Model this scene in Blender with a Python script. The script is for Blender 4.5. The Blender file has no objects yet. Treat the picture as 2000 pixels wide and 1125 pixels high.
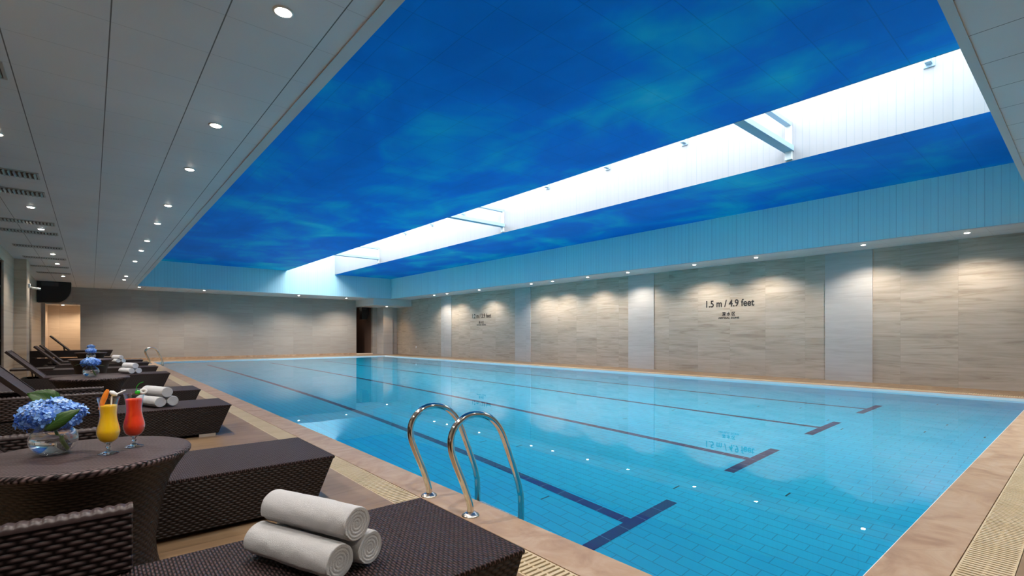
import bpy, math, random
from mathutils import Vector, Matrix
random.seed(7)
PI = math.pi
SC = bpy.context.scene
COL = SC.collection

# ------------------------------------------------------------------ camera, sky, exposure
CAMH = 1.15
YAW = math.radians(40.323)
cd = bpy.data.cameras.new('camera'); cam = bpy.data.objects.new('camera', cd); COL.objects.link(cam)
cam.location = (0, 0, CAMH); cam.rotation_euler = (PI/2, 0, -YAW)
cd.sensor_width = 36; cd.lens = 968.84*36/2000; cd.shift_y = (655-562.5)/2000
cd.clip_start = 0.05; cd.clip_end = 200
SC.camera = cam

W = bpy.data.worlds.new('overcast_sky'); SC.world = W; W.use_nodes = True
bg = W.node_tree.nodes['Background']; bg.inputs[0].default_value = (0.86, 0.93, 1.0, 1); bg.inputs[1].default_value = 11.5
SKY_X0, SKY_X1, SKY_Y0, SKY_Y1, SKY_Z = 7.46, 9.88, 0.64, 26.2, 6.0
pl = bpy.data.lights.new('skylight_portal', 'AREA'); pl.shape = 'RECTANGLE'
pl.size = SKY_X1-SKY_X0; pl.size_y = SKY_Y1-SKY_Y0; pl.cycles.is_portal = True
po = bpy.data.objects.new('skylight_portal', pl); COL.objects.link(po)
po.location = ((SKY_X0+SKY_X1)/2, (SKY_Y0+SKY_Y1)/2, SKY_Z-0.02)

vs = SC.view_settings
SC.display_settings.display_device = 'sRGB'
vs.view_transform = 'Standard'; vs.look = 'None'; vs.gamma = 1; vs.exposure = 0.0; vs.use_curve_mapping = False
SC.cycles.use_denoising = True
SC.cycles.max_bounces = 10; SC.cycles.diffuse_bounces = 5; SC.cycles.glossy_bounces = 5
SC.cycles.transmission_bounces = 8; SC.cycles.transparent_max_bounces = 8
SC.cycles.sample_clamp_indirect = 6.0; SC.cycles.blur_glossy = 0.5
SC.cycles.caustics_reflective = True; SC.cycles.caustics_refractive = True
LAMP_W = 130.0          # watts of one ceiling spot

# ------------------------------------------------------------------ materials
def nmat(name):
    m = bpy.data.materials.new(name); m.use_nodes = True
    nt = m.node_tree
    return m, nt, nt.nodes['Principled BSDF']
def pset(b, col=None, rough=None, metal=None, **k):
    if col is not None: b.inputs['Base Color'].default_value = (*col, 1)
    if rough is not None: b.inputs['Roughness'].default_value = rough
    if metal is not None: b.inputs['Metallic'].default_value = metal
    for a, v in k.items(): b.inputs[a].default_value = v
class NT:
    """tiny node-graph helper"""
    def __init__(s, nt): s.nt = nt
    def n(s, t, **k):
        x = s.nt.nodes.new(t)
        for a, v in k.items(): setattr(x, a, v)
        return x
    def l(s, a, b): s.nt.links.new(a, b)
    def put(s, sock, v):
        if hasattr(v, 'is_output') or isinstance(v, bpy.types.NodeSocket): s.l(v, sock)
        else: sock.default_value = v
    def m(s, op, a, b=None, c=None):
        x = s.n('ShaderNodeMath', operation=op); s.put(x.inputs[0], a)
        if b is not None: s.put(x.inputs[1], b)
        if c is not None: s.put(x.inputs[2], c)
        return x.outputs[0]
    def mix(s, f, a, b, mode='MIX'):
        x = s.n('ShaderNodeMix', data_type='RGBA', blend_type=mode)
        s.put(x.inputs[0], f)
        for i, v in ((6, a), (7, b)):
            if isinstance(v, tuple): x.inputs[i].default_value = (*v, 1) if len(v) == 3 else v
            else: s.l(v, x.inputs[i])
        return x.outputs[2]
    def ramp(s, f, stops, interp='LINEAR'):
        x = s.n('ShaderNodeValToRGB'); r = x.color_ramp; r.interpolation = interp
        while len(r.elements) < len(stops): r.elements.new(0.5)
        for e, (p, c) in zip(r.elements, stops): e.position = p; e.color = (*c, 1) if len(c) == 3 else c
        s.l(f, x.inputs[0]); return x.outputs[0]
    def coord(s, which='Object'): return s.n('ShaderNodeTexCoord').outputs[which]
    def mapping(s, v, sc=(1, 1, 1), loc=(0, 0, 0), rot=(0, 0, 0)):
        x = s.n('ShaderNodeMapping'); s.l(v, x.inputs[0]); x.inputs['Scale'].default_value = sc
        x.inputs['Location'].default_value = loc; x.inputs['Rotation'].default_value = rot; return x.outputs[0]
    def noise(s, v, scale, detail=2, rough=0.5, dist=0.0):
        x = s.n('ShaderNodeTexNoise'); s.l(v, x.inputs['Vector']); x.inputs['Scale'].default_value = scale
        x.inputs['Detail'].default_value = detail; x.inputs['Roughness'].default_value = rough
        x.inputs['Distortion'].default_value = dist; return x.outputs[0]
    def bump(s, h, strength, dist, bsdf):
        x = s.n('ShaderNodeBump'); x.inputs['Strength'].default_value = strength; x.inputs['Distance'].default_value = dist
        s.l(h, x.inputs['Height']); s.l(x.outputs[0], bsdf.inputs['Normal'])
    def sep(s, v):
        x = s.n('ShaderNodeSeparateXYZ'); s.l(v, x.inputs[0]); return x.outputs

def plain(name, col, rough=0.5, metal=0.0, **k):
    m, nt, b = nmat(name); pset(b, col, rough, metal, **k); return m
def noisy(name, c1, c2, scale, rough=0.6, bump=0.0):
    m, nt, b = nmat(name); g = NT(nt); pset(b, rough=rough)
    f = g.noise(g.coord(), scale, 4)
    g.l(g.ramp(f, [(0.35, c1), (0.65, c2)]), b.inputs['Base Color'])
    if bump: g.bump(f, bump, 0.01, b)
    return m

def weave(name, w, h, dark, light, depth=0.004, strength=0.9, rough=0.42, swap=False):
    """woven resin strands: raised and sunk turns of each strand, staggered row by row (UV in metres)"""
    m, nt, b = nmat(name); g = NT(nt); pset(b, rough=rough, **{'Specular IOR Level': 0.28})
    u, v, _ = g.sep(g.coord('UV'))
    if swap: u, v = v, u
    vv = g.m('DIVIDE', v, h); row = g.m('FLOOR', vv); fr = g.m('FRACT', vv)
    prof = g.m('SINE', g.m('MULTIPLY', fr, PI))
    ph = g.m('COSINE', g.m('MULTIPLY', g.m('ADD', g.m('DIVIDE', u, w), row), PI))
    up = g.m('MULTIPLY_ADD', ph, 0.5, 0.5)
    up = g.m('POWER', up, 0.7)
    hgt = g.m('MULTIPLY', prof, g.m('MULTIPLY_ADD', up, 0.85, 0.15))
    g.l(g.ramp(hgt, [(0.16, dark), (0.85, light)]), b.inputs['Base Color'])  # gap shade and strand highlights put into the colour by strand height
    g.bump(hgt, strength, depth, b)
    return m

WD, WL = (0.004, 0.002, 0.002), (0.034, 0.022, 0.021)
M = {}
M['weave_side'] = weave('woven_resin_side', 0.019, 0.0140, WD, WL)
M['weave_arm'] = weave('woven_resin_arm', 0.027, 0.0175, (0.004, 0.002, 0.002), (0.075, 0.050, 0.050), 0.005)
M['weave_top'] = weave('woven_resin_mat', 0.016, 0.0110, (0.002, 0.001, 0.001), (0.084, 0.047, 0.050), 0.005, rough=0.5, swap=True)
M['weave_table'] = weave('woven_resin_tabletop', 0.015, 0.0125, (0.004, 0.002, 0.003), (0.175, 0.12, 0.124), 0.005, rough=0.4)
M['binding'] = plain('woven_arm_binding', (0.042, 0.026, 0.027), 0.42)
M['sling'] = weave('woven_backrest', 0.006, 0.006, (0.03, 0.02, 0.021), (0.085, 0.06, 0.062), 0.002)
M['frame_dark'] = plain('dark_brown_frame', (0.022, 0.014, 0.013), 0.4)
M['foot'] = plain('pale_aluminium_foot', (0.55, 0.5, 0.45), 0.4, 0.3)
M['chrome'] = plain('polished_steel', (0.72, 0.68, 0.62), 0.10, 1.0)
M['steel'] = plain('brushed_steel', (0.6, 0.57, 0.52), 0.25, 1.0)
M['white_plastic'] = plain('white_plastic', (0.75, 0.75, 0.73), 0.4)
M['black'] = plain('matt_black', (0.008, 0.008, 0.010), 0.5)
M['black_ink'] = plain('dark_lettering', (0.02, 0.015, 0.015), 0.6)
M['dark_glass'] = plain('dark_window_glass', (0.012, 0.014, 0.016), 0.06)
M['bronze'] = plain('dark_bronze_frame', (0.03, 0.022, 0.018), 0.4, 0.4)
M['dark_wood'] = noisy('dark_door_wood', (0.02, 0.012, 0.012), (0.035, 0.02, 0.018), 6, 0.4)
M['grate'] = noisy('tan_grating_plastic', (0.58, 0.46, 0.28), (0.66, 0.54, 0.36), 3, 0.45)
M['gutter'] = plain('dark_gutter', (0.05, 0.04, 0.03), 0.6)
M['beam'] = plain('grey_blue_steel_beam', (0.36, 0.47, 0.56), 0.5)

# cloud-printed ceiling
def cloud_ceiling():
    m, nt, b = nmat('printed_sky_ceiling'); g = NT(nt); pset(b, rough=0.7, **{'Specular IOR Level': 0.12})
    v = g.coord()
    a = g.noise(g.mapping(v, (0.62, 0.45, 1), (3.1, 1.7, 0)), 1.0, 4, 0.52, 0.5)
    c = g.noise(g.mapping(v, (0.30, 0.24, 1), (9.3, 4.2, 0)), 1.0, 2, 0.5)
    f = g.m('ADD', g.m('MULTIPLY', a, 0.75), g.m('MULTIPLY', c, 0.35))
    col = g.ramp(f, [(0.40, (0.0, 0.195, 0.64)), (0.53, (0.0, 0.24, 0.74)), (0.60, (0.0, 0.34, 0.74)), (0.69, (0.01, 0.52, 0.76)), (0.80, (0.14, 0.68, 0.80))])
    x, y, z = g.sep(v)
    def seam(c, off):
        t = g.m('FRACT', g.m('DIVIDE', g.m('ADD', c, off), 0.6))
        return g.m('MAXIMUM', g.m('LESS_THAN', t, 0.011), g.m('GREATER_THAN', t, 0.994))
    s = g.m('MAXIMUM', seam(x, 20-2.66), seam(y, 20-3.43))
    g.l(g.mix(g.m('MULTIPLY', s, 0.22), col, (0.0, 0.03, 0.10)), b.inputs['Base Color'])
    return m
M['cloud'] = cloud_ceiling()

def tile_ceiling():
    m, nt, b = nmat('white_ceiling_tiles'); g = NT(nt); pset(b, rough=0.5)
    v = g.coord(); x, y, z = g.sep(v)
    def seam(c, off, wd):
        t = g.m('FRACT', g.m('DIVIDE', g.m('ADD', c, off), 0.575))
        return g.m('LESS_THAN', t, wd)
    sx = seam(x, 20.125+0.48-0.0, 0.014); sy = seam(y, 20.125-3.12, 0.009)
    n = g.noise(v, 260, 2); n2 = g.noise(v, 0.8, 2)
    base = g.ramp(g.m('ADD', g.m('MULTIPLY', n, 0.35), g.m('MULTIPLY', n2, 0.65)), [(0.3, (0.60, 0.605, 0.61)), (0.7, (0.71, 0.715, 0.72))])
    c1 = g.mix(g.m('MULTIPLY', sx, 0.9), base, (0.05, 0.05, 0.05))
    c2 = g.mix(g.m('MULTIPLY', sy, 0.35), c1, (0.10, 0.10, 0.10))
    g.l(c2, b.inputs['Base Color']); g.bump(n, 0.15, 0.002, b)
    return m
M['ceil'] = tile_ceiling()

def cladding(name, axis, c):
    m, nt, b = nmat(name); g = NT(nt); pset(b, rough=0.45)
    v = g.coord(); s = g.sep(v)[axis]
    t = g.m('FRACT', g.m('DIVIDE', g.m('ADD', s, 20.0), 0.115))
    ln = g.m('LESS_THAN', t, 0.07)
    t2 = g.m('FRACT', g.m('DIVIDE', g.m('ADD', s, 20.0), 0.69)); ln2 = g.m('LESS_THAN', t2, 0.016)
    n = g.noise(g.mapping(v, (3, 3, 0.2)), 2.0, 2)
    base = g.ramp(n, [(0.3, tuple(x*0.95 for x in c)), (0.7, c)])
    k = g.m('MAXIMUM', g.m('MULTIPLY', ln, 0.26), g.m('MULTIPLY', ln2, 0.35))
    g.l(g.mix(k, base, (0.12, 0.2, 0.24)), b.inputs['Base Color'])
    g.bump(g.m('SUBTRACT', 1.0, ln), 0.3, 0.004, b)
    return m
M['clad_y'] = cladding('vertical_panel_cladding', 1, (0.62, 0.90, 0.88))  # white panels; blue bounce light tinted into the base colour
M['clad_x'] = cladding('vertical_panel_cladding_end', 0, (0.50, 0.72, 0.76))  # end panels carry the blue bounce tint too
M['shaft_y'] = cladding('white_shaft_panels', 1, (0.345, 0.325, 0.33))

def marble(name, axis, c1, c2, c3, tw=1.02, th=0.62, off=0.0):
    """horizontally veined stone slabs; axis = the wall's horizontal axis"""
    m, nt, b = nmat(name); g = NT(nt); pset(b, rough=0.32)
    v = g.coord(); s = g.sep(v)
    h, z = s[axis], s[2]
    cu = g.m('FLOOR', g.m('DIVIDE', g.m('ADD', h, 20+off), tw)); cv = g.m('FLOOR', g.m('DIVIDE', g.m('ADD', z, 20), th))
    cb = g.n('ShaderNodeCombineXYZ'); g.l(cu, cb.inputs[0]); g.l(cv, cb.inputs[1])
    wn = g.n('ShaderNodeTexWhiteNoise', noise_dimensions='2D'); g.l(cb.outputs[0], wn.inputs['Vector'])
    cv3 = g.n('ShaderNodeCombineXYZ')
    g.l(g.m('MULTIPLY', h, 0.9), cv3.inputs[0]); g.l(g.m('MULTIPLY', z, 9.0), cv3.inputs[1]); g.l(g.m('MULTIPLY', wn.outputs[0], 30), cv3.inputs[2])
    n = g.noise(cv3.outputs[0], 1.0, 5, 0.6, 0.9)
    col = g.ramp(n, [(0.28, c3), (0.45, c1), (0.7, c2)])
    tone = g.m('MULTIPLY_ADD', wn.outputs[0], 0.10, 0.92)
    col = g.mix(1.0, col, g.n_rgb(tone), 'MULTIPLY')
    fu = g.m('FRACT', g.m('DIVIDE', g.m('ADD', h, 20+off), tw)); fv = g.m('FRACT', g.m('DIVIDE', g.m('ADD', z, 20), th))
    ln = g.m('MAXIMUM', g.m('LESS_THAN', fu, 0.004), g.m('LESS_THAN', fv, 0.006))
    g.l(g.mix(g.m('MULTIPLY', ln, 0.25), col, (0.12, 0.10, 0.08)), b.inputs['Base Color'])
    return m
def _n_rgb(g, f):
    x = g.n('ShaderNodeCombineColor'); [g.l(f, x.inputs[i]) for i in range(3)]; return x.outputs[0]
NT.n_rgb = _n_rgb
M['marble_y'] = marble('veined_wall_stone', 1, (0.46, 0.39, 0.31), (0.56, 0.48, 0.40), (0.34, 0.27, 0.21), off=0.48)
M['marble_x'] = marble('veined_wall_stone_end', 0, (0.35, 0.315, 0.28), (0.38, 0.345, 0.31), (0.32, 0.285, 0.25))
M['pilaster'] = marble('pale_pilaster_stone', 1, (0.50, 0.475, 0.45), (0.56, 0.53, 0.505), (0.45, 0.42, 0.39), tw=3.3, th=1.3, off=0.2)
M['pillar'] = marble('beige_pillar_stone', 0, (0.52, 0.43, 0.33), (0.60, 0.50, 0.39), (0.42, 0.33, 0.25), tw=3.0, th=0.75)
M['warm'] = marble('warm_cream_stone', 0, (0.62, 0.50, 0.38), (0.66, 0.55, 0.43), (0.55, 0.44, 0.33), tw=0.9, th=0.75)

def stone_floor():
    m, nt, b = nmat('brown_veined_floor_tiles'); g = NT(nt); pset(b, rough=0.38, **{'Specular IOR Level': 0.35})
    v = g.coord(); x, y, z = g.sep(v)
    n = g.noise(g.mapping(v, (1.2, 5.0, 1)), 1.2, 6, 0.6, 1.2); n2 = g.noise(v, 1.3, 2)
    col = g.ramp(g.m('ADD', g.m('MULTIPLY', n, 0.7), g.m('MULTIPLY', n2, 0.3)), [(0.3, (0.17, 0.105, 0.058)), (0.5, (0.265, 0.17, 0.095)), (0.7, (0.35, 0.24, 0.145))])
    fx = g.m('FRACT', g.m('DIVIDE', g.m('ADD', x, 20-0.78), 0.8)); fy = g.m('FRACT', g.m('DIVIDE', g.m('ADD', y, 20.0), 0.8))
    ln = g.m('MAXIMUM', g.m('LESS_THAN', fx, 0.006), g.m('LESS_THAN', fy, 0.006))
    g.l(g.mix(g.m('MULTIPLY', ln, 0.6), col, (0.07, 0.05, 0.04)), b.inputs['Base Color'])
    return m
M['floor'] = stone_floor()
def coping_stone():
    m, nt, b = nmat('pinkish_beige_coping'); g = NT(nt); pset(b, rough=0.42, **{'Specular IOR Level': 0.35})
    v = g.coord(); x, y, z = g.sep(v)
    n = g.noise(v, 3.2, 6, 0.6, 1.4)
    col = g.ramp(n, [(0.3, (0.33, 0.20, 0.125)), (0.5, (0.43, 0.285, 0.18)), (0.68, (0.50, 0.36, 0.25))])
    fy = g.m('FRACT', g.m('DIVIDE', g.m('ADD', g.m('ADD', x, y), 20.0), 1.0))
    g.l(g.mix(g.m('MULTIPLY', g.m('LESS_THAN', fy, 0.004), 0.4), col, (0.2, 0.13, 0.09)), b.inputs['Base Color'])
    return m
M['coping'] = coping_stone()
M['lip'] = plain('pale_coping_edge', (0.86, 0.85, 0.80), 0.3)

def pool_tile():
    m, nt, b = nmat('light_blue_pool_tiles'); g = NT(nt); pset(b, rough=0.35)
    v = g.coord(); x, y, z = g.sep(v)
    TX, TY = 0.1225, 0.255
    r = g.m('DIVIDE', g.m('ADD', x, 20.0), TX); ri = g.m('FLOOR', r); fx = g.m('FRACT', r)
    c = g.m('ADD', g.m('DIVIDE', g.m('ADD', g.m('ADD', y, z), 20.0), TY), g.m('MULTIPLY', g.m('MODULO', ri, 2.0), 0.5)); ci = g.m('FLOOR', c); fy = g.m('FRACT', c)
    ln = g.m('MAXIMUM', g.m('LESS_THAN', fx, 0.075), g.m('LESS_THAN', fy, 0.03))
    cb = g.n('ShaderNodeCombineXYZ'); g.l(ri, cb.inputs[0]); g.l(ci, cb.inputs[1])
    wn = g.n('ShaderNodeTexWhiteNoise', noise_dimensions='2D'); g.l(cb.outputs[0], wn.inputs['Vector'])
    base = g.ramp(wn.outputs[0], [(0.0, (0.0, 0.70, 0.93)), (1.0, (0.0, 0.75, 0.97))])
    bad = g.m('MULTIPLY', g.m('GREATER_THAN', wn.outputs[0], 0.992), g.m('LESS_THAN', fy, 0.07))
    col = g.mix(g.m('MULTIPLY', ln, 0.55), base, (0.0, 0.22, 0.40))
    g.l(g.mix(bad, col, (0.0, 0.05, 0.08)), b.inputs['Base Color'])
    return m
M['pool'] = pool_tile()
def navy_tile():
    m, nt, b = nmat('navy_lane_tiles'); g = NT(nt); pset(b, rough=0.35)
    u, v, _ = g.sep(g.coord('UV'))
    f = g.m('LESS_THAN', g.m('FRACT', g.m('DIVIDE', u, 0.262)), 0.03)
    g.l(g.mix(f, (0.004, 0.012, 0.12), (0.12, 0.25, 0.45)), b.inputs['Base Color'])
    return m
M['navy'] = navy_tile()
def water_mat():
    m, nt, b = nmat('clear_pool_water'); g = NT(nt); b.inputs['Specular IOR Level'].default_value = 0.5
    pset(b, (0.93, 0.985, 1.0), 0.0, **{'IOR': 1.33, 'Transmission Weight': 1.0})
    n = g.noise(g.mapping(g.coord(), (1, 1, 1)), 1.6, 3, 0.55, 0.3)
    g.bump(n, 0.03, 0.010, b)
    return m
M['water'] = water_mat()
def thin_glass():
    m = bpy.data.materials.new('clear_thin_glass'); m.use_nodes = True; nt = m.node_tree; nt.nodes.clear(); g = NT(nt)
    fr = g.n('ShaderNodeLayerWeight'); fr.inputs[0].default_value = 0.5
    t = g.n('ShaderNodeBsdfTransparent'); t.inputs[0].default_value = (0.985, 0.99, 0.99, 1)
    q = g.n('ShaderNodeBsdfGlossy'); q.inputs['Roughness'].default_value = 0.02; q.inputs[0].default_value = (1, 1, 1, 1)
    x = g.n('ShaderNodeMixShader'); g.l(g.m('MULTIPLY_ADD', g.m('POWER', fr.outputs[1], 2.6), 0.8, 0.05), x.inputs[0]); g.l(t.outputs[0], x.inputs[1]); g.l(q.outputs[0], x.inputs[2])
    o = g.n('ShaderNodeOutputMaterial'); g.l(x.outputs[0], o.inputs[0]); return m
M['glass'] = thin_glass()
M['solid_glass'] = plain('clear_solid_glass', (1, 1, 1), 0.0, **{'IOR': 1.45, 'Transmission Weight': 1.0})
M['vase_water'] = plain('water_in_vase', (0.97, 0.99, 1.0), 0.0, **{'IOR': 1.33, 'Transmission Weight': 1.0})
M['yellow'] = plain('yellow_mango_juice', (1.0, 0.60, 0.0), 0.35, **{'Subsurface Weight': 0.25, 'Subsurface Scale': 0.02, 'Subsurface Radius': (1.0, 0.5, 0.05)})
M['red'] = plain('red_orange_juice', (0.88, 0.05, 0.006), 0.35, **{'Subsurface Weight': 0.2, 'Subsurface Scale': 0.02, 'Subsurface Radius': (1.0, 0.15, 0.05)})
M['orange'] = plain('orange_peel', (0.9, 0.25, 0.01), 0.5)
M['white_soft'] = plain('white_garnish', (0.85, 0.85, 0.85), 0.5)
M['cherry'] = plain('green_cherry', (0.02, 0.42, 0.03), 0.15)
M['stem'] = plain('green_stem', (0.16, 0.30, 0.04), 0.5)

def terry():
    m, nt, b = nmat('white_terry_cloth'); g = NT(nt); pset(b, rough=0.95, **{'Sheen Weight': 0.3})
    v = g.coord(); n = g.noise(v, 420, 3, 0.75); n2 = g.noise(v, 48, 4, 0.75)
    f = g.m('ADD', g.m('MULTIPLY', n, 0.65), g.m('MULTIPLY', n2, 0.35))
    g.l(g.ramp(f, [(0.3, (0.84, 0.85, 0.88)), (0.6, (0.95, 0.955, 0.98))]), b.inputs['Base Color'])
    g.bump(f, 1.0, 0.012, b); return m
M['terry'] = terry()
def petal():
    m, nt, b = nmat('blue_hydrangea_petals'); g = NT(nt); pset(b, rough=0.6)
    a = g.n('ShaderNodeAttribute', attribute_name='tone')
    g.l(g.ramp(a.outputs['Fac'], [(0.0, (0.02, 0.07, 0.40)), (0.4, (0.08, 0.24, 0.76)), (0.7, (0.28, 0.52, 0.92)), (1.0, (0.72, 0.82, 0.98))]), b.inputs['Base Color'])
    return m
M['petal'] = petal()
def leafm():
    m, nt, b = nmat('green_leaf'); g = NT(nt); pset(b, rough=0.45)
    u, v, _ = g.sep(g.coord('UV'))
    t = g.m('ABSOLUTE', v)
    w = g.m('FRACT', g.m('ADD', g.m('MULTIPLY', u, 7.0), g.m('MULTIPLY', t, -3.0)))
    ln = g.m('MAXIMUM', g.m('LESS_THAN', w, 0.12), g.m('LESS_THAN', t, 0.05))
    g.l(g.mix(g.m('MULTIPLY', ln, 0.5), (0.018, 0.065, 0.006), (0.08, 0.19, 0.03)), b.inputs['Base Color'])  # green darkened to carry the shade on the front leaf's underside
    return m
M['leaf'] = leafm()
def emit(name, col, s):
    m = bpy.data.materials.new(name); m.use_nodes = True; nt = m.node_tree; nt.nodes.clear()
    e = nt.nodes.new('ShaderNodeEmission'); e.inputs[0].default_value = (*col, 1); e.inputs[1].default_value = s
    o = nt.nodes.new('ShaderNodeOutputMaterial'); nt.links.new(e.outputs[0], o.inputs[0]); return m
M['lamp'] = emit('lit_lamp_lens', (1.0, 0.90, 0.76), 45)
def glazing():
    m = bpy.data.materials.new('clear_roof_glazing'); m.use_nodes = True; nt = m.node_tree; nt.nodes.clear()
    t = nt.nodes.new('ShaderNodeBsdfTransparent'); t.inputs[0].default_value = (0.93, 0.96, 0.97, 1)
    o = nt.nodes.new('ShaderNodeOutputMaterial'); nt.links.new(t.outputs[0], o.inputs[0]); return m
M['glazing'] = glazing()

# ------------------------------------------------------------------ mesh helpers
class MB:
    def __init__(s): s.v = []; s.f = []; s.uv = []; s.sm = []
    def face(s, pts, uvs=None, smooth=False):
        i = len(s.v); s.v += [tuple(p) for p in pts]; s.f.append(tuple(range(i, i+len(pts))))
        if uvs is None:
            a, b, c = Vector(pts[0]), Vector(pts[1]), Vector(pts[2])
            n = (b-a).cross(c-b); k = max(range(3), key=lambda q: abs(n[q]))
            ix = {0: (1, 2), 1: (0, 2), 2: (0, 1)}[k]; uvs = [(p[ix[0]], p[ix[1]]) for p in pts]
        s.uv.append(uvs); s.sm.append(smooth); return s
    def hexa(s, b, t):
        """b, t: four bottom and four top corners, both counter-clockwise from above"""
        s.face([b[3], b[2], b[1], b[0]]); s.face(t)
        for i in range(4):
            j = (i+1) % 4; s.face([b[i], b[j], t[j], t[i]])
        return s
    def box(s, x0, x1, y0, y1, z0, z1):
        return s.hexa([(x0, y0, z0), (x1, y0, z0), (x1, y1, z0), (x0, y1, z0)], [(x0, y0, z1), (x1, y0, z1), (x1, y1, z1), (x0, y1, z1)])
    def grid(s, P, UV=None, closeu=False, smooth=True):
        """P[i][j] points"""
        n, m = len(P), len(P[0])
        base = len(s.v)
        for row in P: s.v += [tuple(p) for p in row]
        for i in range(n-1):
            for j in range(m if closeu else m-1):
                k = (j+1) % m
                s.f.append((base+i*m+j, base+i*m+k, base+(i+1)*m+k, base+(i+1)*m+j)); s.sm.append(smooth)
                if UV: 
                    uk = UV[i][j+1] if (closeu and j == m-1) else UV[i][k]; uk2 = UV[i+1][j+1] if (closeu and j == m-1) else UV[i+1][k]
                    s.uv.append([UV[i][j], uk, uk2, UV[i+1][j]])
                else: s.uv.append([(0, 0)]*4)
        return s
    def lathe(s, prof, seg=48, c=(0, 0, 0), uvs=1.0):
        P, UV = [], []; L = 0
        for i, (r, z) in enumerate(prof):
            if i: L += math.hypot(r-prof[i-1][0], z-prof[i-1][1])
            P.append([(c[0]+r*math.cos(2*PI*j/seg), c[1]+r*math.sin(2*PI*j/seg), c[2]+z) for j in range(seg)])
            R = max(p[0] for p in prof)*0.8
            UV.append([(2*PI*R*j/seg*uvs, L*uvs) for j in range(seg+1)])
        return s.grid(P, UV, True)
    def tube(s, pts, r, seg=12, caps=True):
        pts = [Vector(p) for p in pts]; P = []; ref = None
        for i, p in enumerate(pts):
            a = pts[max(0, i-1)]; b = pts[min(len(pts)-1, i+1)]; t = (b-a).normalized()
            if ref is None: ref = t.orthogonal().normalized()
            ref = (ref-t*ref.dot(t)).normalized(); bi = t.cross(ref)
            rr = r[i] if isinstance(r, (list, tuple)) else r
            P.append([p+(ref*math.cos(2*PI*j/seg)+bi*math.sin(2*PI*j/seg))*rr for j in range(seg)])
        UV = [[(j/seg, i*0.1) for j in range(seg+1)] for i in range(len(P))]
        s.grid(P, UV, True)
        if caps: s.face(list(reversed(P[0])), [(0, 0)]*seg); s.face(P[-1], [(0, 0)]*seg)
        return s
    def mesh(s, name, mat, merge=False):
        me = bpy.data.meshes.new(name); me.from_pydata(s.v, [], s.f)
        ul = me.uv_layers.new(name='UVMap'); k = 0
        flat = []
        for u in s.uv:
            for q in u: flat += [q[0], q[1]]
        ul.data.foreach_set('uv', flat)
        me.polygons.foreach_set('use_smooth', s.sm)
        for m in (mat if isinstance(mat, (list, tuple)) else [mat]): me.materials.append(m)
        me.update(); return me
    def obj(s, name, mat, parent=None, loc=None, bevel=0, seg=2):
        o = bpy.data.objects.new(name, s.mesh(name, mat)); COL.objects.link(o)
        if parent: o.parent = parent
        if loc: o.location = loc
        if bevel:
            wd = o.modifiers.new('weld', 'WELD'); wd.merge_threshold = 1e-4
            bv = o.modifiers.new('bevel', 'BEVEL'); bv.width = bevel; bv.segments = seg; bv.limit_method = 'ANGLE'; bv.harden_normals = False
        return o
def spline(pts, n=8):
    """Catmull-Rom through pts"""
    P = [Vector(p) for p in pts]; P = [P[0]*2-P[1]]+P+[P[-1]*2-P[-2]]; out = []
    for i in range(1, len(P)-2):
        a, b, c, d = P[i-1:i+3]
        for k in range(n):
            t = k/n; out.append(0.5*((2*b)+(-a+c)*t+(2*a-5*b+4*c-d)*t*t+(-a+3*b-3*c+d)*t**3))
    out.append(P[-2]); return out
def tag(o, label=None, cat=None, group=None, kind=None):
    if label: o['label'] = label
    if cat: o['category'] = cat
    if group: o['group'] = group
    if kind: o['kind'] = kind
    return o
def struct(name, mb, mat, label, cat, parent=None, bevel=0):
    o = mb.obj(name, mat, parent, bevel=bevel); tag(o, label, cat, kind='structure'); return o
def thing(name, loc, label, cat, group=None, rz=0):
    o = bpy.data.objects.new(name, None); COL.objects.link(o); o.location = loc; o.rotation_euler = (0, 0, rz)
    o.empty_display_size = 0.1
    return tag(o, label, cat, group)
def copy_tree(o, loc, label, group=None, parent=None, rz=None):
    c = o.copy(); COL.objects.link(c)
    if parent is None:
        c.location = loc; c['label'] = label
        if group: c['group'] = group
        if rz is not None: c.rotation_euler = (0, 0, rz)
    else: c.parent = parent
    for ch in list(o.children): copy_tree(ch, None, None, None, c)
    return c
ORD = ['first', 'second', 'third', 'fourth', 'fifth', 'sixth', 'seventh', 'eighth', 'ninth', 'tenth', 'eleventh', 'twelfth', 'thirteenth', 'fourteenth']

# ------------------------------------------------------------------ room shell
XL, XR, YN, YF = -1.6, 14.5, -3.0, 28.8
PX0, PX1, PY0, PY1 = 2.05, 12.9, 0.72, 26.5
RX0, RX1, RY0, RY1 = 1.49, 13.15, 0.64, 26.2      # blue ceiling recess
ZS, ZB = 3.25, 4.38
WZ = -0.045
CW, GW = 0.265, 0.205                              # coping and grating widths

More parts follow.
